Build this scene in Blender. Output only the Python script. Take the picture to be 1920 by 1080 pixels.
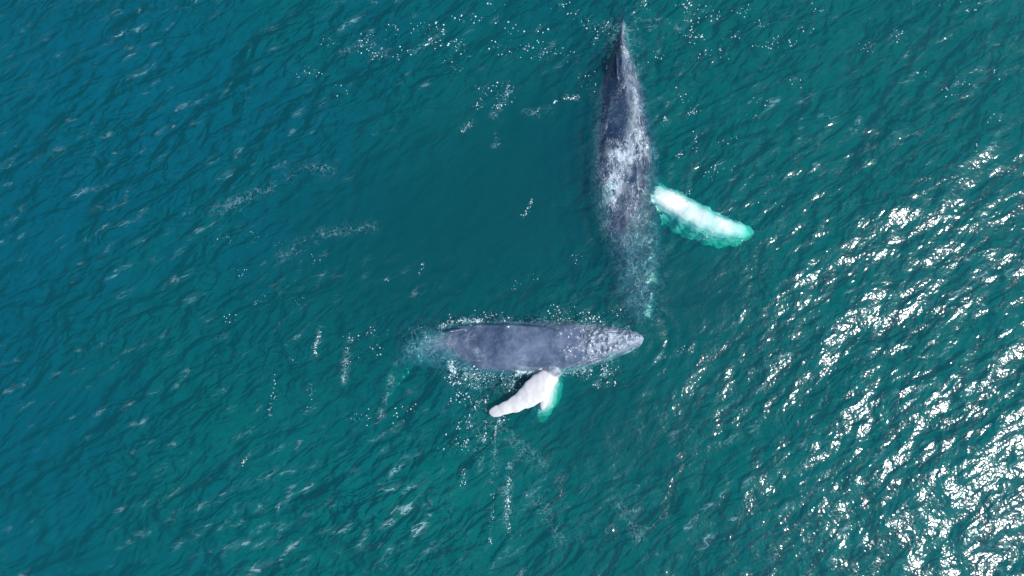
import bpy, bmesh, math, random
import numpy as np
from mathutils import Vector, Matrix, noise
from mathutils.kdtree import KDTree

SC = bpy.context.scene
for _o in list(bpy.data.objects):
    bpy.data.objects.remove(_o, do_unlink=True)
random.seed(7)
RNG = np.random.default_rng(11)

# ------------------------------------------------------------------ camera
CAM = Vector((0.0, -3.6, 28.8))
HF = 2 * math.atan(21.1 / 29.0)
cd = bpy.data.cameras.new("camera")
cam = bpy.data.objects.new("camera", cd)
SC.collection.objects.link(cam)
cam.location = CAM
FWD = (Vector((0, 0, 0)) - CAM).normalized()
cam.rotation_euler = FWD.to_track_quat('-Z', 'Y').to_euler()
cd.sensor_width = 36
cd.angle = HF
cd.clip_end = 5000
SC.camera = cam

RIGHT = Vector((1, 0, 0))
UP = RIGHT.cross(FWD).normalized()


def P(px, py, z=0.0):
    """A point of the 1920x1080 photograph on the level z."""
    t = math.tan(HF / 2)
    d = FWD + RIGHT * ((px - 960) / 960 * t) + UP * ((540 - py) / 960 * t)
    k = (z - CAM.z) / d.z
    return CAM + d * k


MPP = 0.02215   # metres per photo pixel at the surface

# ------------------------------------------------------------------ light
SUN = Vector((25.6, -6.8, 28.0)).normalized()       # towards the sun
sun_el = math.asin(SUN.z)
w = bpy.data.worlds.new("World")
SC.world = w
w.use_nodes = True
nt = w.node_tree
bg = nt.nodes["Background"]
sky = nt.nodes.new("ShaderNodeTexSky")
sky.sky_type = 'NISHITA'
sky.sun_disc = False
sky.sun_elevation = sun_el
sky.sun_rotation = math.atan2(SUN.x, SUN.y)
sky.air_density = 1.0
sky.dust_density = 0.6
nt.links.new(sky.outputs[0], bg.inputs[0])
bg.inputs[1].default_value = 0.15
ld = bpy.data.lights.new("sun", 'SUN')
ld.energy = 4.6
ld.angle = math.radians(0.5)
ld.color = (1.0, 0.97, 0.94)
sun = bpy.data.objects.new("sun", ld)
SC.collection.objects.link(sun)
sun.rotation_euler = SUN.to_track_quat('Z', 'Y').to_euler()

SC.view_settings.view_transform = 'Standard'
SC.view_settings.look = 'None'
SC.view_settings.exposure = -0.05
SC.view_settings.gamma = 1.0
SC.render.engine = 'CYCLES'
cy = SC.cycles
cy.use_denoising = True
cy.max_bounces = 6
cy.volume_bounces = 3
cy.transparent_max_bounces = 12
cy.glossy_bounces = 2
cy.sample_clamp_indirect = 6


# ------------------------------------------------------------------ node helpers
class NT:
    def __init__(self, name):
        self.m = bpy.data.materials.new(name)
        self.m.use_nodes = True
        self.t = self.m.node_tree
        self.t.nodes.clear()
        self.out = self.n("ShaderNodeOutputMaterial")

    def n(self, kind, **kw):
        nd = self.t.nodes.new(kind)
        for k, v in kw.items():
            setattr(nd, k, v)
        return nd

    def l(self, a, b):
        self.t.links.new(a, b)

    def put(self, sock, v):
        if isinstance(v, bpy.types.NodeSocket):
            self.l(v, sock)
        else:
            sock.default_value = v

    def math(self, op, a, b=0.0, c=0.0, clamp=False):
        nd = self.n("ShaderNodeMath", operation=op, use_clamp=clamp)
        self.put(nd.inputs[0], a)
        self.put(nd.inputs[1], b)
        self.put(nd.inputs[2], c)
        return nd.outputs[0]

    def rng(self, v, a, b, c=0.0, d=1.0, smooth=True):
        nd = self.n("ShaderNodeMapRange")
        nd.interpolation_type = 'SMOOTHSTEP' if smooth else 'LINEAR'
        nd.clamp = True
        self.put(nd.inputs[0], v)
        for i, x in enumerate((a, b, c, d)):
            self.put(nd.inputs[i + 1], x)
        return nd.outputs[0]

    def noise(self, vec, scale, detail=2.0, rough=0.5, dist=0.0, kind='FBM'):
        nd = self.n("ShaderNodeTexNoise")
        nd.noise_type = kind
        self.put(nd.inputs['Vector'], vec)
        nd.inputs['Scale'].default_value = scale
        nd.inputs['Detail'].default_value = detail
        nd.inputs['Roughness'].default_value = rough
        nd.inputs['Distortion'].default_value = dist
        return nd

    def mapping(self, vec, rot=(0, 0, 0), scale=(1, 1, 1)):
        nd = self.n("ShaderNodeMapping", vector_type='TEXTURE')
        self.put(nd.inputs['Vector'], vec)
        nd.inputs['Rotation'].default_value = rot
        nd.inputs['Scale'].default_value = scale
        return nd.outputs[0]

    def attr(self, name):
        return self.n("ShaderNodeAttribute", attribute_name=name).outputs['Fac']

    def mixc(self, f, a, b):
        nd = self.n("ShaderNodeMix", data_type='RGBA')
        self.put(nd.inputs[0], f)
        self.put(nd.inputs[6], a)
        self.put(nd.inputs[7], b)
        return nd.outputs[2]

    def mixs(self, f, a, b):
        nd = self.n("ShaderNodeMixShader")
        self.put(nd.inputs[0], f)
        self.l(a, nd.inputs[1])
        self.l(b, nd.inputs[2])
        return nd.outputs[0]

    def bump(self, h, dist, strength=1.0, normal=None):
        nd = self.n("ShaderNodeBump")
        nd.inputs['Strength'].default_value = strength
        nd.inputs['Distance'].default_value = dist
        self.l(h, nd.inputs['Height'])
        if normal is not None:
            self.l(normal, nd.inputs['Normal'])
        return nd.outputs[0]


def filaments(g, co, scale, width, dist=0.35):
    """thin winding threads: 1 on a thread, 0 between them"""
    wn = g.noise(co, scale * 0.7, 2.0, 0.55)
    add = g.n("ShaderNodeVectorMath", operation='MULTIPLY_ADD')
    g.l(wn.outputs['Color'], add.inputs[0])
    add.inputs[1].default_value = (dist, dist, dist)
    g.l(co, add.inputs[2])
    nz = g.noise(add.outputs[0], scale, 3.0, 0.6).outputs['Fac']
    d = g.math('ABSOLUTE', g.math('SUBTRACT', nz, 0.5))
    return g.rng(d, width, 0.0)


# ------------------------------------------------------------------ water
def water_material():
    g = NT("sea_water")
    tc = g.n("ShaderNodeTexCoord")
    co = tc.outputs['Object']
    ruffle = g.attr("ruffle")
    c1 = g.mapping(co, rot=(0, 0, math.radians(34)), scale=(1.8, 1.0, 1.0))
    n1 = g.noise(c1, 2.3, 1.5, 0.5, 0.3).outputs['Fac']
    n2 = g.noise(co, 7.0, 1.0, 0.5, 0.2).outputs['Fac']
    h = g.math('MULTIPLY', g.math('ADD', n1, g.math('MULTIPLY', n2, 0.26)), ruffle)
    nrm = g.bump(h, 0.070)
    geo = g.n("ShaderNodeNewGeometry")
    dot = g.n("ShaderNodeVectorMath", operation='DOT_PRODUCT')
    g.l(nrm, dot.inputs[0])
    g.l(geo.outputs['Incoming'], dot.inputs[1])
    c = g.math('ABSOLUTE', dot.outputs['Value'])
    fr = g.math('MULTIPLY_ADD', g.math('POWER', g.math('SUBTRACT', 1.0, c, clamp=True), 5.0), 0.98, 0.032)
    gl = g.n("ShaderNodeBsdfGlossy")
    gl.inputs['Roughness'].default_value = 0.18
    g.l(nrm, gl.inputs['Normal'])
    tr = g.n("ShaderNodeBsdfTransparent")
    tr.inputs[0].default_value = (1, 1, 1, 1)
    # diffuse veil added so the ripples show tones of reflected sky
    ripple_veil = g.n("ShaderNodeBsdfDiffuse")
    sx = g.n("ShaderNodeSeparateXYZ")
    g.l(co, sx.inputs[0])
    # random green and blue patches, plus blue sky reflection painted towards the upper left
    sky_drift = g.math('ADD', g.math('MULTIPLY_ADD', sx.outputs[0], -0.030, 0.12), g.math('MULTIPLY', sx.outputs[1], 0.018))
    sky_drift = g.math('ADD', sky_drift, g.math('MULTIPLY_ADD', g.noise(co, 0.11, 3.0, 0.6).outputs['Fac'], 1.6, -0.8))
    g.l(g.mixc(g.rng(sky_drift, 0.0, 0.9), (0.0, 0.56, 0.46, 1), (0.0, 0.36, 0.66, 1)), ripple_veil.inputs[0])
    gust = g.rng(g.noise(g.mapping(co, rot=(0, 0, 0.45), scale=(2.0, 1, 1)), 0.30, 3.0, 0.6, 0.4).outputs['Fac'], 0.36, 0.62, 0.45, 1.25)
    m1 = g.noise(g.mapping(co, rot=(0, 0, math.radians(30)), scale=(2.3, 1, 1)), 1.25, 2.5, 0.55, 0.9).outputs['Fac']
    m2 = g.noise(g.mapping(co, rot=(0, 0, math.radians(48)), scale=(1.8, 1, 1)), 2.6, 1.5, 0.5, 0.5).outputs['Fac']
    hh = g.math('MULTIPLY', g.math('ADD', m1, g.math('MULTIPLY', m2, 0.4)), g.math('MULTIPLY', gust, ruffle))
    g.l(g.bump(hh, 1.25), ripple_veil.inputs['Normal'])
    body = g.mixs(g.math('MULTIPLY', g.math('MULTIPLY', ruffle, ruffle), 0.072), tr.outputs[0], ripple_veil.outputs[0])
    surf = g.mixs(fr, body, gl.outputs[0])
    # foam film lying on the water
    foam = g.attr("foam")
    f1 = filaments(g, co, 1.7, 0.018, 0.9)
    f2 = filaments(g, co, 3.6, 0.026, 0.6)
    lump = g.noise(co, 1.3, 4.0, 0.6).outputs['Fac']
    thr = g.rng(lump, 0.35, 0.65)
    web = g.math('ADD', g.math('MULTIPLY', f1, 0.8), g.math('MULTIPLY', f2, thr), clamp=True)
    solid = g.math('MULTIPLY', g.rng(g.math('ADD', g.noise(co, 7.0, 5.0, 0.75, 0.5).outputs['Fac'], g.math('MULTIPLY', foam, 0.4)), 0.86, 1.0), 0.8)
    fm = g.math('ADD', g.math('MULTIPLY', web, g.math('MULTIPLY', foam, 0.75)), solid, clamp=True)
    ca = g.mapping(co, rot=(0, 0, math.radians(26)), scale=(3.0, 1.0, 1.0))
    crest = filaments(g, ca, 2.2, 0.035, 0.5)  # pale streaks of sky reflected on crests, painted through the foam mask
    spots = g.rng(g.noise(co, 0.28, 3.0, 0.6, 0.5).outputs['Fac'], 0.42, 0.66)
    brk = g.rng(g.noise(ca, 3.0, 3.0, 0.7).outputs['Fac'], 0.40, 0.62)
    cr = g.attr("crest")
    cm = g.math('MULTIPLY', g.math('MULTIPLY', g.math('ADD', crest, g.math('MULTIPLY', brk, 0.13), clamp=True), spots), g.math('MULTIPLY', cr, 0.36))
    fm = g.math('ADD', fm, g.math('MULTIPLY', cm, ruffle), clamp=True)
    fd = g.n("ShaderNodeBsdfDiffuse")
    fd.inputs[0].default_value = (0.50, 0.78, 0.83, 1)
    g.l(nrm, fd.inputs['Normal'])
    g.l(g.mixs(fm, surf, fd.outputs[0]), g.out.inputs['Surface'])
    # the body of the water
    sig_s = np.array((0.006, 0.160, 0.285))
    sig_a = np.array((2.0, 0.34, 0.50))
    ds = float(sig_s.max())
    da = float(sig_a.max()) * 1.02
    vs = g.n("ShaderNodeVolumeScatter")
    vs.inputs['Color'].default_value = (*(sig_s / ds), 1)
    vs.inputs['Density'].default_value = ds
    vs.inputs['Anisotropy'].default_value = 0.0
    va = g.n("ShaderNodeVolumeAbsorption")
    va.inputs['Color'].default_value = (*(1 - sig_a / da), 1)
    va.inputs['Density'].default_value = da
    ad = g.n("ShaderNodeAddShader")
    g.l(vs.outputs[0], ad.inputs[0])
    g.l(va.outputs[0], ad.inputs[1])
    g.l(ad.outputs[0], g.out.inputs['Volume'])
    return g.m


def gauss(X, Y, px, py, rx, ry, ang=0.0):
    c = P(px, py)
    a = math.radians(ang)
    dx, dy = X - c.x, Y - c.y
    u = dx * math.cos(a) + dy * math.sin(a)
    v = -dx * math.sin(a) + dy * math.cos(a)
    return np.exp(-((u / (rx * MPP)) ** 2 + (v / (ry * MPP)) ** 2))


def line_mask(X, Y, pts, wpx):
    """soft mask round a polyline of (px, py)"""
    best = np.full(X.shape, 1e9)
    pts = [P(*p) for p in pts]
    for a, b in zip(pts, pts[1:]):
        ab = (b - a).xy
        L2 = ab.dot(ab)
        t = np.clip(((X - a.x) * ab.x + (Y - a.y) * ab.y) / L2, 0, 1)
        d = (X - a.x - t * ab.x) ** 2 + (Y - a.y - t * ab.y) ** 2
        best = np.minimum(best, d)
    return np.exp(-best / (wpx * MPP) ** 2)


def axis(lo, hi, step, far):
    core = np.arange(lo, hi + step / 2, step)
    out, s, x = [], step, core[-1]
    while x < far:
        s *= 1.35
        x += s
        out.append(x)
    left, s, x = [], step, core[0]
    while x > -far:
        s *= 1.35
        x -= s
        left.append(x)
    return np.concatenate([np.array(left[::-1]), core, np.array(out)])


STEP = 0.062
XS = axis(-25, 25, STEP, 900)
YS = axis(-14, 16, STEP, 900)


def wave_height(X, Y):
    rng = np.random.default_rng(5)
    core = np.clip(1.6 - np.maximum(np.abs(X) / 25, np.abs(Y - 1) / 15) * 0.6, 0, 1)
    # how broken the surface is in each place
    calm = (0.75 * gauss(X, Y, 800, 430, 260, 190, 20) + 0.6 * gauss(X, Y, 1290, 560, 110, 90)
            + 0.5 * gauss(X, Y, 1140, 800, 120, 90) + 0.5 * gauss(X, Y, 1000, 300, 130, 200))
    calm = np.clip(calm, 0, 0.8)
    lively = (0.35 * gauss(X, Y, 760, 930, 330, 170, 10) + 0.25 * gauss(X, Y, 1750, 800, 400, 400)
              + 0.2 * gauss(X, Y, 300, 200, 400, 300))
    amp = 1 - calm + lively
    H = np.zeros_like(X)
    base = math.radians(-58)

    def band(l0, l1, n, slope, spread, mod, c):
        nonlocal H
        lam = np.exp(rng.uniform(math.log(l0), math.log(l1), n))
        th = base + rng.normal(0, spread, n)
        ph = rng.uniform(0, 2 * math.pi, n)
        for a, t, p in zip(lam, th, ph):
            k = 2 * math.pi / a
            A = slope / k * math.sqrt(2.0 / n)
            H += A * mod * np.cos(k * (X * math.cos(t) + Y * math.sin(t)) + p) * (1 if a > 3 else c)

    Hl = 0
    band(5.0, 14.0, 10, 0.035, 0.35, 1.0, core)
    band(1.5, 4.0, 26, 0.050, 0.55, 0.5 + 0.5 * amp, core)
    band(0.55, 1.5, 46, 0.062, 0.75, amp, core)
    Hs = np.zeros_like(X)
    keep = H
    H = np.zeros_like(X)
    rng = np.random.default_rng(9)
    band(0.32, 1.1, 60, 0.030, 0.38, amp, core)
    Hs = H / max(H[core > 0.9].std(), 1e-6)
    H = keep + H
    crest = np.clip((Hs - 0.9) / 1.8, 0, 1) * core
    crest += np.clip((Hs + 0.2) / 2.0, 0, 1) * 0.8 * np.clip(  # patches of sky-reflecting ripples painted paler by raising the mask
        gauss(X, Y, 760, 960, 330, 110, 8) + 0.8 * gauss(X, Y, 600, 540, 260, 40, 14) + 0.8 * gauss(X, Y, 520, 370, 170, 26, 24)
        + 0.7 * gauss(X, Y, 740, 575, 90, 40, 20), 0, 1)
    crest = np.clip(crest, 0, 1)
    # ripples thrown out by the two bodies
    for pts, off, A in (([(1195, 636), (1100, 650), (1000, 654), (860, 652)], 1.05, 0.020),
                        ([(1160, 120), (1165, 200), (1166, 350), (1178, 420)], 1.35, 0.016)):
        best = np.full(X.shape, 1e9)
        q = [P(*p) for p in pts]
        for a, b in zip(q, q[1:]):
            ab = (b - a).xy
            t = np.clip(((X - a.x) * ab.x + (Y - a.y) * ab.y) / ab.dot(ab), 0, 1)
            best = np.minimum(best, np.hypot(X - a.x - t * ab.x, Y - a.y - t * ab.y))
        dd = np.maximum(best - off, 0)
        H += A * np.cos(2 * math.pi * dd / 0.55 + 0.4 * np.sin(X * 2.1) + 0.5 * np.sin(Y * 1.7)) * np.exp(-dd / 0.9) * (best > off - 0.3)
    return H, amp, crest


def build_water():
    X, Y = np.meshgrid(XS, YS)
    H, amp, crest = wave_height(X, Y)
    H = H + 0.35 * np.maximum(H, 0) ** 2
    # water is pushed up along the calf's flank and humps over the adult's back
    ny, nx = X.shape
    foam = np.zeros_like(X)
    # film over the adult's back
    foam += 0.45 * line_mask(X, Y, [(1166, 60), (1180, 130), (1182, 200), (1185, 260)], 24)
    foam += 0.34 * line_mask(X, Y, [(1165, 260), (1172, 330), (1186, 400), (1200, 500), (1205, 580)], 34)
    foam += 0.06 * line_mask(X, Y, [(1125, 180), (1118, 260), (1125, 380)], 24)
    foam += 0.85 * line_mask(X, Y, [(1158, 296), (1165, 320), (1150, 345), (1146, 362)], 16)
    foam += 0.45 * line_mask(X, Y, [(1190, 300), (1178, 322), (1165, 325)], 9)
    # calf's waterline
    foam += 0.75 * line_mask(X, Y, [(825, 612), (850, 602), (900, 601)], 7)
    foam += 0.40 * line_mask(X, Y, [(900, 600), (1000, 600), (1100, 606), (1180, 616)], 7)
    foam += 0.42 * line_mask(X, Y, [(790, 640), (850, 660), (870, 690), (940, 705), (1000, 695)], 26)
    foam += 0.95 * line_mask(X, Y, [(975, 690), (1000, 694), (1040, 702)], 11)
    foam += 0.50 * line_mask(X, Y, [(1040, 702), (1100, 698), (1150, 676)], 7)
    foam += 0.75 * line_mask(X, Y, [(842, 678), (846, 690), (852, 700)], 6)
    foam += 0.70 * line_mask(X, Y, [(978, 692), (963, 708), (961, 738)], 4)
    foam += 0.65 * line_mask(X, Y, [(1062, 178), (1080, 184)], 5)
    foam += 0.55 * line_mask(X, Y, [(932, 250), (935, 268), (925, 275)], 4)
    foam += 0.35 * line_mask(X, Y, [(400, 395), (470, 365), (510, 350)], 9)  # crumpled net of reflected sky, painted in as film
    foam += 0.30 * line_mask(X, Y, [(530, 480), (600, 440), (700, 425)], 10)
    foam += 0.28 * line_mask(X, Y, [(540, 330), (575, 315), (620, 318)], 9)
    foam += 0.30 * line_mask(X, Y, [(930, 795), (990, 850), (1020, 870)], 12)
    foam += 0.30 * line_mask(X, Y, [(1010, 940), (1050, 1010)], 12)
    foam += 0.30 * line_mask(X, Y, [(1150, 930), (1200, 1010)], 10)
    for pts, a in (([(925, 215), (945, 185), (957, 160)], 0.6), ([(1030, 205), (1010, 215), (985, 208)], 0.5), ([(870, 240), (885, 228)], 0.6),
                   ([(780, 95), (810, 70), (830, 60)], 0.35), ([(640, 95), (690, 75), (720, 100)], 0.3), ([(1190, 35), (1250, 40), (1275, 52)], 0.3),
                   ([(1600, 245), (1612, 225)], 0.5), ([(880, 790), (905, 830), (900, 880)], 0.45), ([(930, 790), (928, 850), (925, 900)], 0.5),
                   ([(955, 870), (952, 940), (953, 1005)], 0.6), ([(600, 620), (590, 665)], 0.6), ([(655, 640), (643, 712)], 0.5), ([(715, 780), (735, 705)], 0.45),
                   ([(870, 700), (900, 735), (890, 770)], 0.5), ([(1100, 690), (1135, 700), (1120, 722)], 0.5), ([(740, 680), (790, 650)], 0.3)):
        foam += a * line_mask(X, Y, pts, 6)
    foam = np.clip(foam, 0, 1)
    top = np.stack([X, Y, H], -1).reshape(-1, 3)
    # edge ring dropped to the bottom
    idx = np.arange(ny * nx).reshape(ny, nx)
    ring = np.concatenate([idx[0, :-1], idx[:-1, -1], idx[-1, :0:-1], idx[:0:-1, 0]])
    bot = top[ring].copy()
    bot[:, 2] = -45.0
    nb = len(top)
    verts = np.concatenate([top, bot])
    q = np.stack([idx[:-1, :-1], idx[:-1, 1:], idx[1:, 1:], idx[1:, :-1]], -1).reshape(-1, 4)
    r2 = np.roll(ring, -1)
    b1 = nb + np.arange(len(ring))
    b2 = np.roll(b1, -1)
    side = np.stack([ring, b1, b2, r2], -1)
    me = bpy.data.meshes.new("sea_water")
    nq = len(q) + len(side)
    me.vertices.add(len(verts))
    me.vertices.foreach_set("co", verts.ravel())
    loops = np.concatenate([q.ravel(), side.ravel(), b1[::-1]])
    me.loops.add(len(loops))
    me.loops.foreach_set("vertex_index", loops.astype(np.int32))
    me.polygons.add(nq + 1)
    me.polygons.foreach_set("loop_start", np.concatenate([np.arange(nq) * 4, [nq * 4]]).astype(np.int32))
    sm = np.zeros(nq + 1, dtype=bool)
    sm[:len(q)] = True
    me.update(calc_edges=True)
    me.polygons.foreach_set("use_smooth", sm)
    for nm, arr in (("foam", foam), ("crest", crest), ("ruffle", np.clip(0.28 + 0.72 * amp, 0.2, 1.6))):
        at = me.attributes.new(nm, 'FLOAT', 'POINT')
        full = np.zeros(len(verts), dtype=np.float32)
        full[:nb] = arr.ravel()
        at.data.foreach_set("value", full)
    me.materials.append(water_material())
    o = bpy.data.objects.new("water", me)
    SC.collection.objects.link(o)
    o["kind"] = "structure"
    o["label"] = "rippled blue green open sea glittering in the sun"
    return H


HGT = build_water()


def surf_z(x, y):
    i = int(np.clip(np.searchsorted(XS, x) - 1, 0, len(XS) - 2))
    j = int(np.clip(np.searchsorted(YS, y) - 1, 0, len(YS) - 2))
    u = (x - XS[i]) / (XS[i + 1] - XS[i])
    v = (y - YS[j]) / (YS[j + 1] - YS[j])
    return ((HGT[j, i] * (1 - u) + HGT[j, i + 1] * u) * (1 - v)
            + (HGT[j + 1, i] * (1 - u) + HGT[j + 1, i + 1] * u) * v)


# ------------------------------------------------------------------ whales
def catmull(arr, n):
    """arr: stations x values -> n resampled rows through a Catmull-Rom curve"""
    A = np.array(arr, dtype=float)
    m = len(A)
    out = []
    for s in np.linspace(0, m - 1, n):
        i = min(int(s), m - 2)
        t = s - i
        p0, p1, p2, p3 = A[max(i - 1, 0)], A[i], A[i + 1], A[min(i + 2, m - 1)]
        out.append(0.5 * ((2 * p1) + (-p0 + p2) * t + (2 * p0 - 5 * p1 + 4 * p2 - p3) * t ** 2
                          + (-p0 + 3 * p1 - 3 * p2 + p3) * t ** 3))
    return np.array(out)


class Piece:
    """closed lofted shapes collected into one mesh; every vertex keeps its pigment"""
    def __init__(self):
        self.v, self.f, self.pig = [], [], []

    def loft(self, rows, seg, pig):
        """rows: (cx, cy, cz, lx, ly, lz, half_width, up, down, ridge, shift)"""
        base = len(self.v)
        for ri, r in enumerate(rows):
            cx, cy, cz, lx, ly, lz, hw, up, dn, ridge, sh = r
            L = Vector((lx, ly, lz)).normalized()
            for k in range(seg):
                a = 2 * math.pi * k / seg
                ca, sa = math.cos(a), math.sin(a)
                u = hw * math.copysign(abs(ca) ** (1.0 - 0.12 * (1 - min(ridge, 1))), ca)
                if ridge > 1.5:
                    u = hw * ca
                    w_ = up * (1 - abs(ca) ** 3.6) ** 1.7 if sa >= 0 else -dn * abs(sa)
                elif ridge < 0:
                    e = 1 + 0.42 * ridge
                    u = hw * math.copysign(abs(ca) ** e, ca)
                    w_ = math.copysign((up if sa > 0 else dn) * abs(sa) ** e, sa)
                elif sa >= 0:
                    w_ = up * ((1 - ridge) * abs(sa) + ridge * (1 - abs(ca)) ** 0.92)
                else:
                    w_ = -dn * abs(sa)
                u += sh * max(sa, 0)
                self.v.append((cx + L.x * u, cy + L.y * u, cz + w_ + L.z * u))
                self.pig.append(pig(ri / (len(rows) - 1), a) if callable(pig) else pig)
        n = len(rows)
        for i in range(n - 1):
            for k in range(seg):
                k2 = (k + 1) % seg
                self.f.append((base + i * seg + k, base + i * seg + k2, base + (i + 1) * seg + k2, base + (i + 1) * seg + k))
        for i, rev in ((0, True), (n - 1, False)):
            c = len(self.v)
            ring = [base + i * seg + k for k in range(seg)]
            self.v.append(tuple(np.mean([self.v[q] for q in ring], axis=0)))
            self.pig.append(self.pig[ring[0]])
            for k in range(seg):
                a_, b_ = ring[k], ring[(k + 1) % seg]
                self.f.append((a_, c, b_) if not rev else (b_, c, a_))

    def spine(self, st, seg, n, pig):
        """st: (px, py, half_px, z_top, height, ridge, shift_px); laterals square to the spine"""
        rows = []
        R = catmull(st, n)
        pts = [P(r[0], r[1], r[3] - r[4] * 0.45) for r in R]
        for i, r in enumerate(R):
            a, b = pts[max(i - 1, 0)], pts[min(i + 1, n - 1)]
            t = (b - a)
            lat = Vector((-t.y, t.x, 0)).normalized()
            if lat.x < 0 or (abs(lat.x) < 0.3 and lat.y < 0):
                lat = -lat
            up = max(r[4] * 0.45, 0.02)
            dn = max(r[4] * 0.55, 0.02)
            rows.append((pts[i].x, pts[i].y, pts[i].z, lat.x, lat.y, 0, max(r[2], 0.6) * MPP, up, dn, max(-1, min(1, r[5])), r[6] * MPP))
        self.loft(rows, seg, pig)

    def blade(self, st, seg, n, pig, scal=0.0, nk=9, ridge=0.12):
        """st: (px, py, half_chord_px, z, half_thickness, chord_angle_deg, chord_dip)"""
        rows = []
        R = catmull(st, n)
        for i, r in enumerate(R):
            p = P(r[0], r[1], r[3] + r[4] * (0.4 if ridge > 1 else 1.0))
            p.z = r[3]
            a = math.radians(r[5])
            hw = max(r[2], 0.5) * MPP * (1 + scal * math.sin(i / n * math.pi * 2 * nk))
            rows.append((p.x, p.y, p.z, math.cos(a), math.sin(a), r[6], hw, r[4], min(r[4], 0.16), ridge, 0))
        self.loft(rows, seg, pig)

    def solid(self, name, voxel, mat, smooth_it=2):
        me = bpy.data.meshes.new(name + "_src")
        me.from_pydata(self.v, [], self.f)
        me.update()
        bm = bmesh.new()
        bm.from_mesh(me)
        bmesh.ops.recalc_face_normals(bm, faces=bm.faces)
        bm.to_mesh(me)
        bm.free()
        tmp = bpy.data.objects.new(name + "_src", me)
        SC.collection.objects.link(tmp)
        rm = tmp.modifiers.new("r", 'REMESH')
        rm.mode = 'VOXEL'
        rm.voxel_size = voxel
        s = tmp.modifiers.new("s", 'SMOOTH')
        s.factor = 0.6
        s.iterations = smooth_it
        dg = bpy.context.evaluated_depsgraph_get()
        out = bpy.data.meshes.new_from_object(tmp.evaluated_get(dg))
        bpy.data.objects.remove(tmp, do_unlink=True)
        bpy.data.meshes.remove(me)
        out.name = name
        out.materials.clear()
        out.materials.append(mat)
        out.polygons.foreach_set("use_smooth", np.ones(len(out.polygons), dtype=bool))
        nv = len(out.vertices)
        co = np.empty(nv * 3)
        out.vertices.foreach_get("co", co)
        co = co.reshape(-1, 3)
        for i in range(nv):
            p = Vector(co[i])
            co[i] += np.array(noise.noise_vector(p * 2.2)) * 0.035 + np.array(noise.noise_vector(p * 6.0)) * (0.012 if p.z > -0.35 else 0.05)
        out.vertices.foreach_set("co", co.ravel())
        out.update()
        kd = KDTree(len(self.v))
        for i, v in enumerate(self.v):
            kd.insert(v, i)
        kd.balance()
        nv = len(out.vertices)
        co = np.empty(nv * 3)
        out.vertices.foreach_get("co", co)
        co = co.reshape(-1, 3)
        pig = np.zeros(nv, dtype=np.float32)
        for i in range(nv):
            hits = kd.find_n(co[i], 3)
            ws = [1 / (h[2] + 0.02) for h in hits]
            pig[i] = sum(self.pig[h[1]] * q for h, q in zip(hits, ws)) / sum(ws)
        for i in range(nv):
            if pig[i] > 0.75 and co[i][2] < -0.3:
                p = Vector(co[i])
                co[i] += np.array(noise.noise_vector(p * 3.3 + Vector((5, 5, 5)))) * 0.07
        out.vertices.foreach_set("co", co.ravel())
        out.update()
        o = bpy.data.objects.new(name, out)
        SC.collection.objects.link(o)
        return o, co, pig


def set_attr(me, name, arr):
    at = me.attributes.new(name, 'FLOAT', 'POINT')
    at.data.foreach_set("value", np.asarray(arr, dtype=np.float32))


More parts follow.
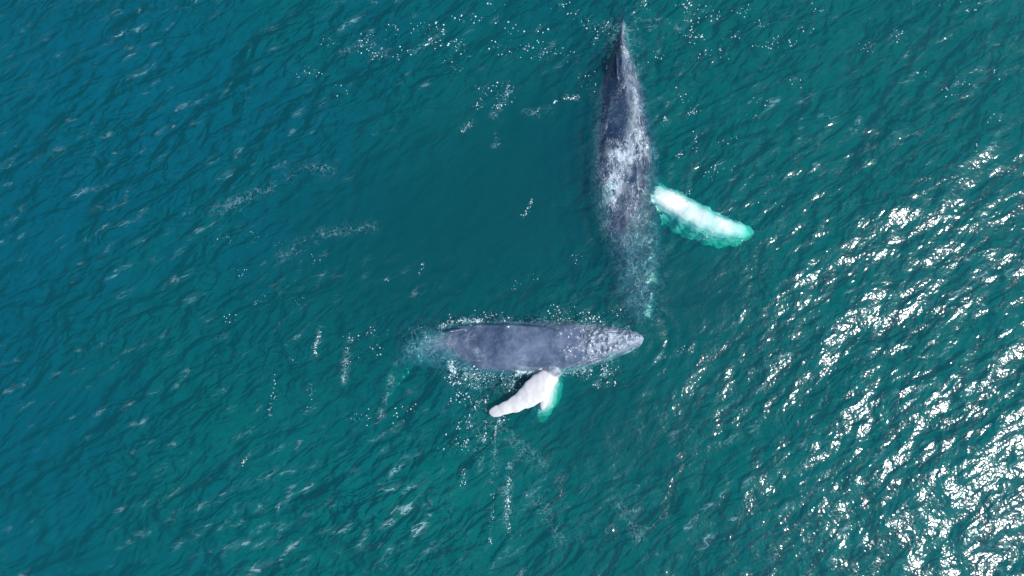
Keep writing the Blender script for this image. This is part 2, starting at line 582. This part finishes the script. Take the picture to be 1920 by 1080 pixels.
def skin_material():
    g = NT("whale_skin")
    tc = g.n("ShaderNodeTexCoord")
    co = tc.outputs['Object']
    pig = g.attr("pigment")
    head = g.attr("tubercle")
    wash_sheen = g.attr("wash_sheen")
    big = g.noise(co, 1.1, 4.0, 0.6, 0.3).outputs['Fac']
    fine = g.noise(co, 7.0, 5.0, 0.65).outputs['Fac']
    tone = g.attr("tone")
    dark = g.mixc(g.rng(big, 0.35, 0.68), g.mixc(tone, (0.008, 0.025, 0.058, 1), (0.042, 0.072, 0.132, 1)),
                  g.mixc(tone, (0.025, 0.057, 0.105, 1), (0.125, 0.168, 0.248, 1)))
    dark = g.mixc(g.rng(fine, 0.55, 0.8, 0, 0.35), dark, (0.24, 0.29, 0.35, 1))
    # scratches
    sc = filaments(g, g.mapping(co, rot=(0, 0, 0.6), scale=(3.0, 1.0, 1.0)), 2.2, 0.006, 0.1)
    dark = g.mixc(g.math('MULTIPLY', sc, 0.35), dark, (0.35, 0.37, 0.40, 1))
    # barnacles and scarred knobs on the head
    vo = g.n("ShaderNodeTexVoronoi")
    g.l(co, vo.inputs['Vector'])
    vo.inputs['Scale'].default_value = 5.5
    kn = g.rng(vo.outputs['Distance'], 0.42, 0.18)
    spot = g.rng(g.noise(co, 3.0, 3.0, 0.6).outputs['Fac'], 0.40, 0.55)
    dark = g.mixc(g.math('MULTIPLY', g.math('MULTIPLY', kn, spot), g.math('MULTIPLY', head, 0.75)), dark, (0.50, 0.52, 0.50, 1))
    pw = g.rng(g.math('ADD', pig, g.math('MULTIPLY', g.math('SUBTRACT', fine, 0.5), 0.25)), 0.35, 0.65)
    colr = g.mixc(pw, dark, g.mixc(tone, (0.88, 0.88, 0.86, 1), (0.64, 0.63, 0.62, 1)))
    along = g.mixc(tone, g.mapping(co, scale=(1.0, 2.2, 1.0)), g.mapping(co, rot=(0, 0, 0.25), scale=(2.4, 1.0, 1.0)))
    patch = g.rng(g.noise(co, 0.9, 3.0, 0.65, 0.4).outputs['Fac'], 0.38, 0.60, 0.15, 1.0)
    w1 = filaments(g, along, 2.4, 0.020, 0.9)
    w2 = g.math('MULTIPLY', filaments(g, along, 5.5, 0.030, 0.5), g.rng(g.noise(co, 2.1, 2.0, 0.6).outputs['Fac'], 0.45, 0.6))
    w3 = g.rng(g.noise(co, 14.0, 3.0, 0.7).outputs['Fac'], 0.52, 0.66)
    web = g.math('MULTIPLY', g.math('ADD', g.math('MAXIMUM', w1, w2), g.math('MULTIPLY', w3, 0.08), clamp=True), g.math('MULTIPLY', patch, wash_sheen))
    film = g.math('MULTIPLY', g.rng(wash_sheen, 0.42, 1.5, 0.0, 0.72, False), g.rng(g.noise(along, 3.0, 4.0, 0.65, 0.4).outputs['Fac'], 0.34, 0.62))  # pale wash, also the sheen painted on the adult's sunlit flank
    web = g.math('ADD', web, film, clamp=True)
    colr = g.mixc(web, colr, (0.56, 0.66, 0.71, 1))
    bs = g.n("ShaderNodeBsdfPrincipled")
    g.l(colr, bs.inputs['Base Color'])
    g.put(bs.inputs['Roughness'], g.math('ADD', g.rng(web, 0, 1, 0.24, 0.5), g.math('MULTIPLY', g.rng(g.noise(co, 0.8, 2.0, 0.5).outputs['Fac'], 0.4, 0.6), 0.10)))
    g.put(bs.inputs['Specular IOR Level'], g.rng(tone, 0, 1, 0.36, 0.75))
    hb = g.math('ADD', g.math('MULTIPLY', g.math('MULTIPLY', kn, head), 0.6),
                g.math('ADD', g.math('MULTIPLY', fine, 0.12), g.math('MULTIPLY', web, 0.3)))
    g.l(g.bump(hb, 0.05), bs.inputs['Normal'])
    g.l(bs.outputs[0], g.out.inputs['Surface'])
    return g.m


SKIN = skin_material()


def pmask(co, pts, wpx):
    return line_mask(co[:, 0], co[:, 1], pts, wpx)


# --- the adult, nose towards the bottom of the picture
A = Piece()
A.spine([
    (1198, 609, 9, -0.42, 0.35, -0.3, 0),
    (1197, 595, 26, -0.28, 0.85, -0.5, 0),
    (1193, 558, 41, -0.16, 1.4, -0.7, 0),
    (1186, 508, 53, -0.10, 1.9, -0.8, 0),
    (1176, 455, 64, -0.05, 2.4, -0.9, 0),
    (1167, 400, 73, 0.0, 2.8, -0.9, 0),
    (1162, 350, 77, 0.07, 3.0, -0.9, 0),
    (1160, 300, 75, 0.12, 3.0, -0.8, 0),
    (1158, 240, 68, 0.16, 2.9, -0.6, 0),
    (1157, 180, 57, 0.30, 2.7, 0.15, 2),
    (1158, 135, 43, 0.36, 2.4, 0.7, 1),
    (1160, 95, 30, 0.22, 2.0, 0.95, 0),
    (1164, 60, 19, 0.04, 1.5, 0.9, -1),
    (1167, 28, 13, -0.35, 0.95, 0.6, 0),
    (1168, -5, 10, -1.1, 0.6, 0.3, 0),
    (1168, -25, 7, -1.9, 0.4, 0.2, 0)], 40, 90, lambda t, a: 0.0)
# flukes, deep down behind
A.blade([
    (1052, 38, 4, -2.5, 0.03, 70, 0), (1080, 22, 14, -2.35, 0.06, 72, 0), (1120, 2, 24, -2.1, 0.10, 80, 0),
    (1168, -12, 26, -1.9, 0.17, 90, 0),
    (1210, 8, 22, -1.75, 0.10, 100, 0), (1248, 28, 13, -1.65, 0.06, 112, 0), (1280, 54, 4, -1.6, 0.03, 120, 0)],
    16, 50, lambda t, a: (0.44 if (t > 0.62 and math.cos(a) < -0.1) else 0.1))
# white flipper on the right, just under the surface; broad deep rim shaped for a green halo
A.blade([
    (1180, 350, 26, -1.0, 0.60, 60, 0), (1222, 366, 33, -0.95, 0.86, 60, 0), (1265, 388, 38, -0.92, 0.94, 57, 0),
    (1298, 407, 38, -0.92, 0.95, 58, 0), (1332, 423, 36, -0.94, 0.94, 66, 0), (1362, 432, 31, -0.98, 0.92, 76, 0),
    (1388, 436, 23, -1.05, 0.84, 82, 0), (1410, 437, 9, -1.15, 0.4, 82, 0)], 28, 70, lambda t, a: min(1.0, max(0.0, (t - 0.08) / 0.09)), scal=0.04, ridge=2)
# far flipper in the whale's own shade
A.blade([
    (1118, 352, 30, -1.9, 0.18, 95, 0), (1090, 362, 27, -1.85, 0.15, 95, 0), (1062, 370, 19, -1.9, 0.11, 100, 0),
    (1032, 383, 7, -2.0, 0.05, 110, 0)], 18, 40, 0.43, scal=0.06, nk=5)
# dorsal fin: stands on the ridge, hooked towards the tail
A.blade([
    (1160, 165, 2, -0.05, 0.18, 0, 0), (1159, 148, 3, 0.10, 0.24, 0, 0), (1158, 130, 3, 0.14, 0.36, 0, 0), (1157, 112, 2.4, 0.22, 0.36, 0, 0),
    (1156.5, 99, 1.4, 0.40, 0.14, 0, 0)], 12, 24, 0.0)
adult, co, pig = A.solid("humpback_whale", 0.042, SKIN, 3)
me = adult.data
set_attr(me, "tone", pig * 0)
set_attr(me, "pigment", pig)
set_attr(me, "tubercle", np.clip(0.06 * pmask(co, [(1190, 500), (1198, 600)], 55), 0, 1))
lit = (0.88 * pmask(co, [(1170, 50), (1176, 100), (1183, 160), (1192, 235), (1200, 290)], 19)  # sunlit right flank painted pale, together with real wash on the back
       + 0.62 * pmask(co, [(1182, 280), (1188, 340), (1190, 430)], 44)
       + 0.18 * pmask(co, [(1190, 480), (1198, 590)], 44)
       + 0.15 * pmask(co, [(1130, 200), (1120, 300), (1140, 420)], 30)
       + 1.5 * pmask(co, [(1152, 292), (1172, 298), (1165, 320), (1152, 345), (1146, 366)], 15))
set_attr(me, "wash_sheen", np.clip(lit, 0, 1.6) * (pig < 0.4))
adult["label"] = "large blue grey whale swimming just under the surface with one glowing white flipper spread"
adult["category"] = "whale"
adult["group"] = "humpback whales meeting nose to nose"

# --- the calf, nose to the right, back out of the water
B = Piece()
B.spine([
    (1206, 634, 4, 0.16, 0.30, 0, 0),
    (1197, 636, 13, 0.22, 0.65, 0.1, 0),
    (1172, 640, 23, 0.28, 1.05, 0.2, 3),
    (1137, 645, 33, 0.32, 1.5, 0.15, 8),
    (1095, 650, 43, 0.36, 1.8, 0.05, 9),
    (1050, 653, 49, 0.42, 2.1, 0.0, 8),
    (1000, 654, 52, 0.46, 2.2, 0.0, 8),
    (950, 654, 52, 0.44, 2.2, 0.0, 8),
    (905, 654, 51, 0.34, 2.1, 0.05, 10),
    (865, 652, 46, 0.16, 1.9, 0.15, 12),
    (832, 651, 40, -0.02, 1.6, 0.25, 10),
    (803, 653, 38, -0.14, 1.3, 0.3, 6),
    (780, 659, 31, -0.28, 0.95, 0.3, 2),
    (762, 667, 23, -0.45, 0.7, 0.2, 0),
    (748, 674, 15, -0.7, 0.45, 0.1, 0)], 40, 90, 0.0)
B.blade([
    (728, 628, 3, -1.75, 0.03, 30, 0), (738, 645, 13, -1.6, 0.05, 26, 0), (750, 661, 20, -1.4, 0.09, 16, 0),
    (757, 675, 23, -1.25, 0.14, 5, 0), (750, 695, 19, -1.25, 0.09, -12, 0), (734, 722, 13, -1.3, 0.05, -24, 0), (716, 758, 3, -1.4, 0.03, -34, 0)],
    16, 50, lambda t, a: 0.42 if (t > 0.4 and math.cos(a) < 0.0) else 0.2)
# white flipper lifted clear of the water
B.blade([
    (1045, 690, 14, -0.15, 0.20, 150, 0), (1030, 706, 18, 0.06, 0.16, 146, 0), (1013, 723, 23, 0.16, 0.13, 138, 0),
    (993, 742, 22, 0.20, 0.11, 128, 0), (968, 757, 15, 0.22, 0.09, 118, 0), (945, 767, 12, 0.22, 0.07, 110, 0), (928, 772, 10.5, 0.20, 0.06, 104, 0), (917, 774, 5, 0.18, 0.03, 100, 0)],
    20, 70, lambda t, a: 1.0 if t > 0.12 else 0.45, scal=0.035)
# its rear lobe dipping back into the sea
B.blade([
    (1030, 722, 9, 0.0, 0.10, 10, 0), (1022, 745, 9, 0.0, 0.09, 10, 0), (1018, 760, 7, -0.04, 0.07, 5, 0), (1017, 771, 3.5, -0.12, 0.04, 5, 0)], 14, 24, 1.0)
B.blade([  # added submerged white hump, shaped to make the green glow beside the flipper
    (1040, 690, 12, -1.3, 0.5, 10, 0), (1030, 715, 28, -1.4, 1.2, 12, 0), (1024, 742, 31, -1.4, 1.28, 8, 0), (1018, 765, 26, -1.4, 1.22, 5, 0),
    (1012, 790, 9, -1.6, 0.4, 0, 0)], 28, 30, 1.0, ridge=2)
# the small dorsal fin
B.blade([
    (872, 617, 2, 0.02, 0.18, 90, 0), (858, 619, 3, 0.14, 0.2, 90, 0), (846, 621, 3.2, 0.26, 0.2, 90, 0), (838, 623, 1.4, 0.34, 0.08, 90, 0)], 12, 24, 0.0)
calf, co, pig = B.solid("whale_calf", 0.035, SKIN, 3)
me = calf.data
# blowholes, knobs on the snout, groove of the mouth
px = np.array([P(1150, 628).x, P(1150, 628).y])
disp = np.zeros(len(co))
c0 = P(1098, 622, 0.35)
d = np.hypot(co[:, 0] - c0.x, (co[:, 1] - c0.y) * 1.6)
top = co[:, 2] > -0.1
disp += np.where(top, 0.07 * np.exp(-(d / 0.34) ** 2) - 0.17 * np.exp(-(d / 0.17) ** 2), 0)
mouth = [(1203, 641), (1180, 654), (1150, 664), (1115, 673), (1085, 686), (1060, 694), (1045, 697)]
disp -= np.where(top, 0.12 * pmask(co, mouth, 3.2), 0)
disp += np.where(top, 0.05 * pmask(co, [(x + 2, y + 7) for x, y in mouth], 4), 0)
crease = [(845, 612), (900, 611), (960, 611), (1010, 615), (1048, 624)]
disp += np.where(top, 0.09 * pmask(co, crease, 3.5), 0)
crease2 = [(850, 606), (900, 605), (960, 606), (1020, 611)]
disp -= np.where(top, 0.08 * pmask(co, crease2, 2.5), 0)
disp += np.where(top, 0.035 * pmask(co, [(1198, 632), (1150, 628), (1110, 622)], 3.0), 0)
for k in range(110):
    t = random.random()
    kx = 1195 - 95 * t
    ky = 636 + random.uniform(-1, 1) * (12 + 22 * t) + 4 * t
    c_ = P(kx, ky, 0.25)
    dd = np.hypot(co[:, 0] - c_.x, co[:, 1] - c_.y)
    disp += np.where(top, random.uniform(0.015, 0.055) * np.exp(-(dd / 0.07) ** 2), 0)
co2 = co.copy()
co2[:, 2] += disp
me.vertices.foreach_set("co", co2.ravel())
me.update()
set_attr(me, "tone", pig * 0 + 1)
set_attr(me, "pigment", pig)
set_attr(me, "tubercle", np.clip(1.2 * pmask(co, [(1105, 640), (1150, 645), (1205, 636)], 42), 0, 1))
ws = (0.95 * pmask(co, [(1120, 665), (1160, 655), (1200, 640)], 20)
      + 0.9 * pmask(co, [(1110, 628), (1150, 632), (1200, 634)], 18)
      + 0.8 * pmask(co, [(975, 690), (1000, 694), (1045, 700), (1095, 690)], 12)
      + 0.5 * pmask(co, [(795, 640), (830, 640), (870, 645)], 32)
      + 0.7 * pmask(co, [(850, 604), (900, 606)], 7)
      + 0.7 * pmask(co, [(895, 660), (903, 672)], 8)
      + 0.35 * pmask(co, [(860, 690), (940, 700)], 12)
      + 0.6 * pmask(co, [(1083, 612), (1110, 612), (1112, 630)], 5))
set_attr(me, "wash_sheen", np.clip(ws, 0, 1) * (pig < 0.5))
calf["label"] = "smaller grey whale with its smooth wet back above the water and a white flipper raised"
calf["category"] = "whale"
calf["group"] = "humpback whales meeting nose to nose"


# ------------------------------------------------------------------ foam flecks
def foam_material():
    g = NT("foam")
    b = g.n("ShaderNodeBsdfPrincipled")
    b.inputs['Base Color'].default_value = (0.62, 0.72, 0.74, 1)
    b.inputs['Roughness'].default_value = 0.45
    b.inputs['Subsurface Weight'].default_value = 0.0
    g.l(b.outputs[0], g.out.inputs['Surface'])
    return g.m


FOAM = foam_material()


class Flecks:
    def __init__(self):
        self.v, self.f = [], []

    def add(self, x, y, r, stretch=1.0, ang=0.0, z=None):
        n = 7
        z0 = surf_z(x, y) if z is None else z
        b = len(self.v)
        ca, sa = math.cos(ang), math.sin(ang)
        for ring, (rr, hh) in enumerate(((1.0, 0.002), (0.62, 0.28))):
            for k in range(n):
                a = 2 * math.pi * (k + 0.5 * ring) / n
                q = 0.36 * r * rr * random.uniform(0.45, 1.45)
                u, v_ = q * stretch * math.cos(a), q * math.sin(a)
                xx, yy = x + u * ca - v_ * sa, y + u * sa + v_ * ca
                zz = (surf_z(xx, yy) if z is None else z) + 0.004 + hh * r
                self.v.append((xx, yy, zz))
        self.v.append((x, y, z0 + 0.004 + 0.36 * r))
        for k in range(n):
            k2 = (k + 1) % n
            self.f += [(b + k, b + k2, b + n + k), (b + k2, b + n + k2, b + n + k), (b + n + k, b + n + k2, b + 2 * n)]

    def line(self, pts, n, spread, rmin, rmax, stretch=1.6):
        P2 = [P(*p) for p in pts]
        L = [0]
        for a, b in zip(P2, P2[1:]):
            L.append(L[-1] + (b - a).length)
        knots = [random.uniform(0, L[-1]) for _ in range(max(3, n // 6))]
        for _ in range(int(n * 1.8)):
            s = min(max(random.choice(knots) + random.gauss(0, 4 * MPP), 0), L[-1])
            i = max(k for k in range(len(L)) if L[k] <= s)
            i = min(i, len(P2) - 2)
            t = (s - L[i]) / max(L[i + 1] - L[i], 1e-6)
            p = P2[i].lerp(P2[i + 1], t)
            d = P2[i + 1] - P2[i]
            q = random.gauss(0, spread * MPP), random.gauss(0, spread * MPP)
            r = 0.7 * rmin + (1.25 * rmax - rmin) * random.random() ** 3.5
            self.add(p.x + q[0], p.y + q[1], r * MPP, random.uniform(1, stretch), math.atan2(d.y, d.x) + random.gauss(0, 0.4))

    def cloud(self, px, py, rx, ry, n, rmin, rmax, stretch=1.5, ang=0.0):
        a = math.radians(ang)
        # seeds first, flecks gather round them
        seeds = [(random.gauss(0, rx), random.gauss(0, ry)) for _ in range(max(3, n // 9))]
        for _ in range(int(n * 2.4)):
            s = random.choice(seeds)
            u, v_ = s[0] + random.gauss(0, 10), s[1] + random.gauss(0, 6)
            c = P(px + u * math.cos(a) - v_ * math.sin(a), py + u * math.sin(a) + v_ * math.cos(a))
            r = 0.6 * rmin + (1.5 * rmax - rmin) * random.random() ** 5
            self.add(c.x, c.y, r * MPP, random.uniform(1, stretch), random.uniform(0, 3.14))

    def build(self, name, label, cat):
        me = bpy.data.meshes.new(name)
        me.from_pydata(self.v, [], self.f)
        me.materials.append(FOAM)
        me.polygons.foreach_set("use_smooth", np.ones(len(me.polygons), dtype=bool))
        o = bpy.data.objects.new(name, me)
        SC.collection.objects.link(o)
        o["kind"] = "stuff"
        o["label"] = label
        o["category"] = cat
        return o


F = Flecks()
F.cloud(810, 70, 26, 22, 90, 0.7, 3.2)
F.cloud(700, 80, 40, 25, 80, 0.6, 2.4)
F.cloud(960, 60, 50, 30, 110, 0.6, 3.2)
F.cloud(1090, 80, 50, 60, 110, 0.6, 2.4)
F.cloud(1290, 30, 60, 30, 130, 0.7, 3.4)
F.cloud(1400, 90, 90, 60, 120, 0.6, 2.6)
F.cloud(1620, 60, 120, 60, 90, 0.6, 2.6)
F.cloud(1800, 170, 90, 90, 80, 0.7, 3.0)
F.cloud(940, 190, 30, 25, 60, 0.8, 3.0)
F.cloud(1340, 340, 60, 50, 60, 0.6, 2.4)
F.cloud(1300, 240, 40, 50, 40, 0.8, 2.6)
F.cloud(480, 470, 60, 60, 60, 0.6, 2.0)
F.cloud(600, 150, 60, 50, 60, 0.6, 2.2)
F.cloud(1095, 590, 35, 7, 70, 0.8, 3.0)
F.cloud(980, 600, 90, 4, 110, 0.7, 2.4)
F.cloud(1130, 700, 22, 14, 40, 0.8, 3.2, ang=-30)
F.cloud(890, 720, 40, 22, 120, 0.8, 3.4)
F.cloud(880, 800, 26, 60, 120, 0.7, 2.8)
F.cloud(760, 700, 60, 40, 60, 0.6, 2.6)
F.cloud(650, 560, 80, 60, 60, 0.6, 2.0)
F.cloud(1240, 600, 120, 60, 30, 0.7, 2.0)
for l, n, s, a, b in [
    ([(600, 620), (594, 645), (590, 665)], 34, 1.6, 1, 3.2), ([(655, 640), (645, 690), (642, 715)], 26, 2, 1, 2.2),
    ([(705, 605), (690, 625)], 10, 2, 1, 2.2), ([(797, 485), (785, 515)], 12, 2, 1, 2.4),
    ([(735, 520), (715, 530)], 8, 2, 1, 2.2), ([(908, 740), (910, 770), (907, 825)], 46, 2, 1, 3.6),
    ([(936, 785), (930, 800), (925, 830), (932, 870)], 26, 1.6, 1, 2.4), ([(955, 870), (955, 900), (952, 950), (952, 1005)], 60, 2.2, 1, 3.4),
    ([(926, 900), (923, 960), (918, 1030)], 40, 2, 1, 2.4), ([(880, 790), (872, 850), (870, 910)], 34, 3, 1, 2.8),
    ([(1040, 190), (1062, 184), (1085, 180)], 36, 2, 1, 3.8), ([(1020, 200), (1000, 212)], 12, 2, 1, 2.4),
    ([(1078, 40), (1130, 45)], 12, 6, 1, 2), ([(1142, 36), (1132, 50), (1112, 80)], 24, 3, 1, 2.8),
    ([(930, 205), (945, 185), (958, 160)], 26, 4, 1, 3.0), ([(880, 232), (865, 246)], 16, 2, 1, 2.4),
    ([(998, 375), (988, 395), (978, 410)], 24, 2, 1, 2.8), ([(845, 676), (846, 690), (853, 700)], 50, 3, 1.2, 4.2),
    ([(1308, 190), (1300, 212), (1290, 215)], 22, 4, 1, 2.6), ([(1248, 222), (1243, 232)], 12, 2, 1, 3.0),
    ([(1278, 285), (1270, 295)], 12, 2, 1, 3.2), ([(1140, 690), (1128, 705), (1118, 722)], 30, 3, 1, 3.2),
    ([(520, 690), (512, 740), (505, 780)], 30, 3, 0.8, 2.2), ([(585, 720), (570, 800)], 20, 4, 0.8, 2),
    ([(960, 540), (1000, 520)], 12, 5, 0.8, 2.2), ([(465, 852), (452, 875)], 12, 2, 0.8, 2.6),
    ([(872, 885), (868, 915)], 16, 2.5, 0.8, 2.6), ([(700, 780), (640, 780)], 20, 8, 0.7, 2),
    ([(1240, 640), (1250, 720)], 8, 6, 0.7, 1.8), ([(1005, 735), (1045, 700)], 10, 4, 0.8, 2)]:
    F.line(l, n, s, a, b)
F.line([(968, 706), (980, 690), (1005, 692), (1030, 700), (1044, 706)], 150, 4, 0.8, 3.0)
F.line([(828, 616), (842, 604), (870, 602), (900, 603)], 70, 2, 0.8, 3.0)
F.line([(1040, 702), (1090, 698), (1140, 680)], 60, 3, 0.7, 2.4)
F.line([(868, 700), (910, 712), (960, 712)], 90, 6, 0.7, 2.4)
F.build("sea_foam", "white flecks and threads of foam scattered over the green sea around the whales", "foam")
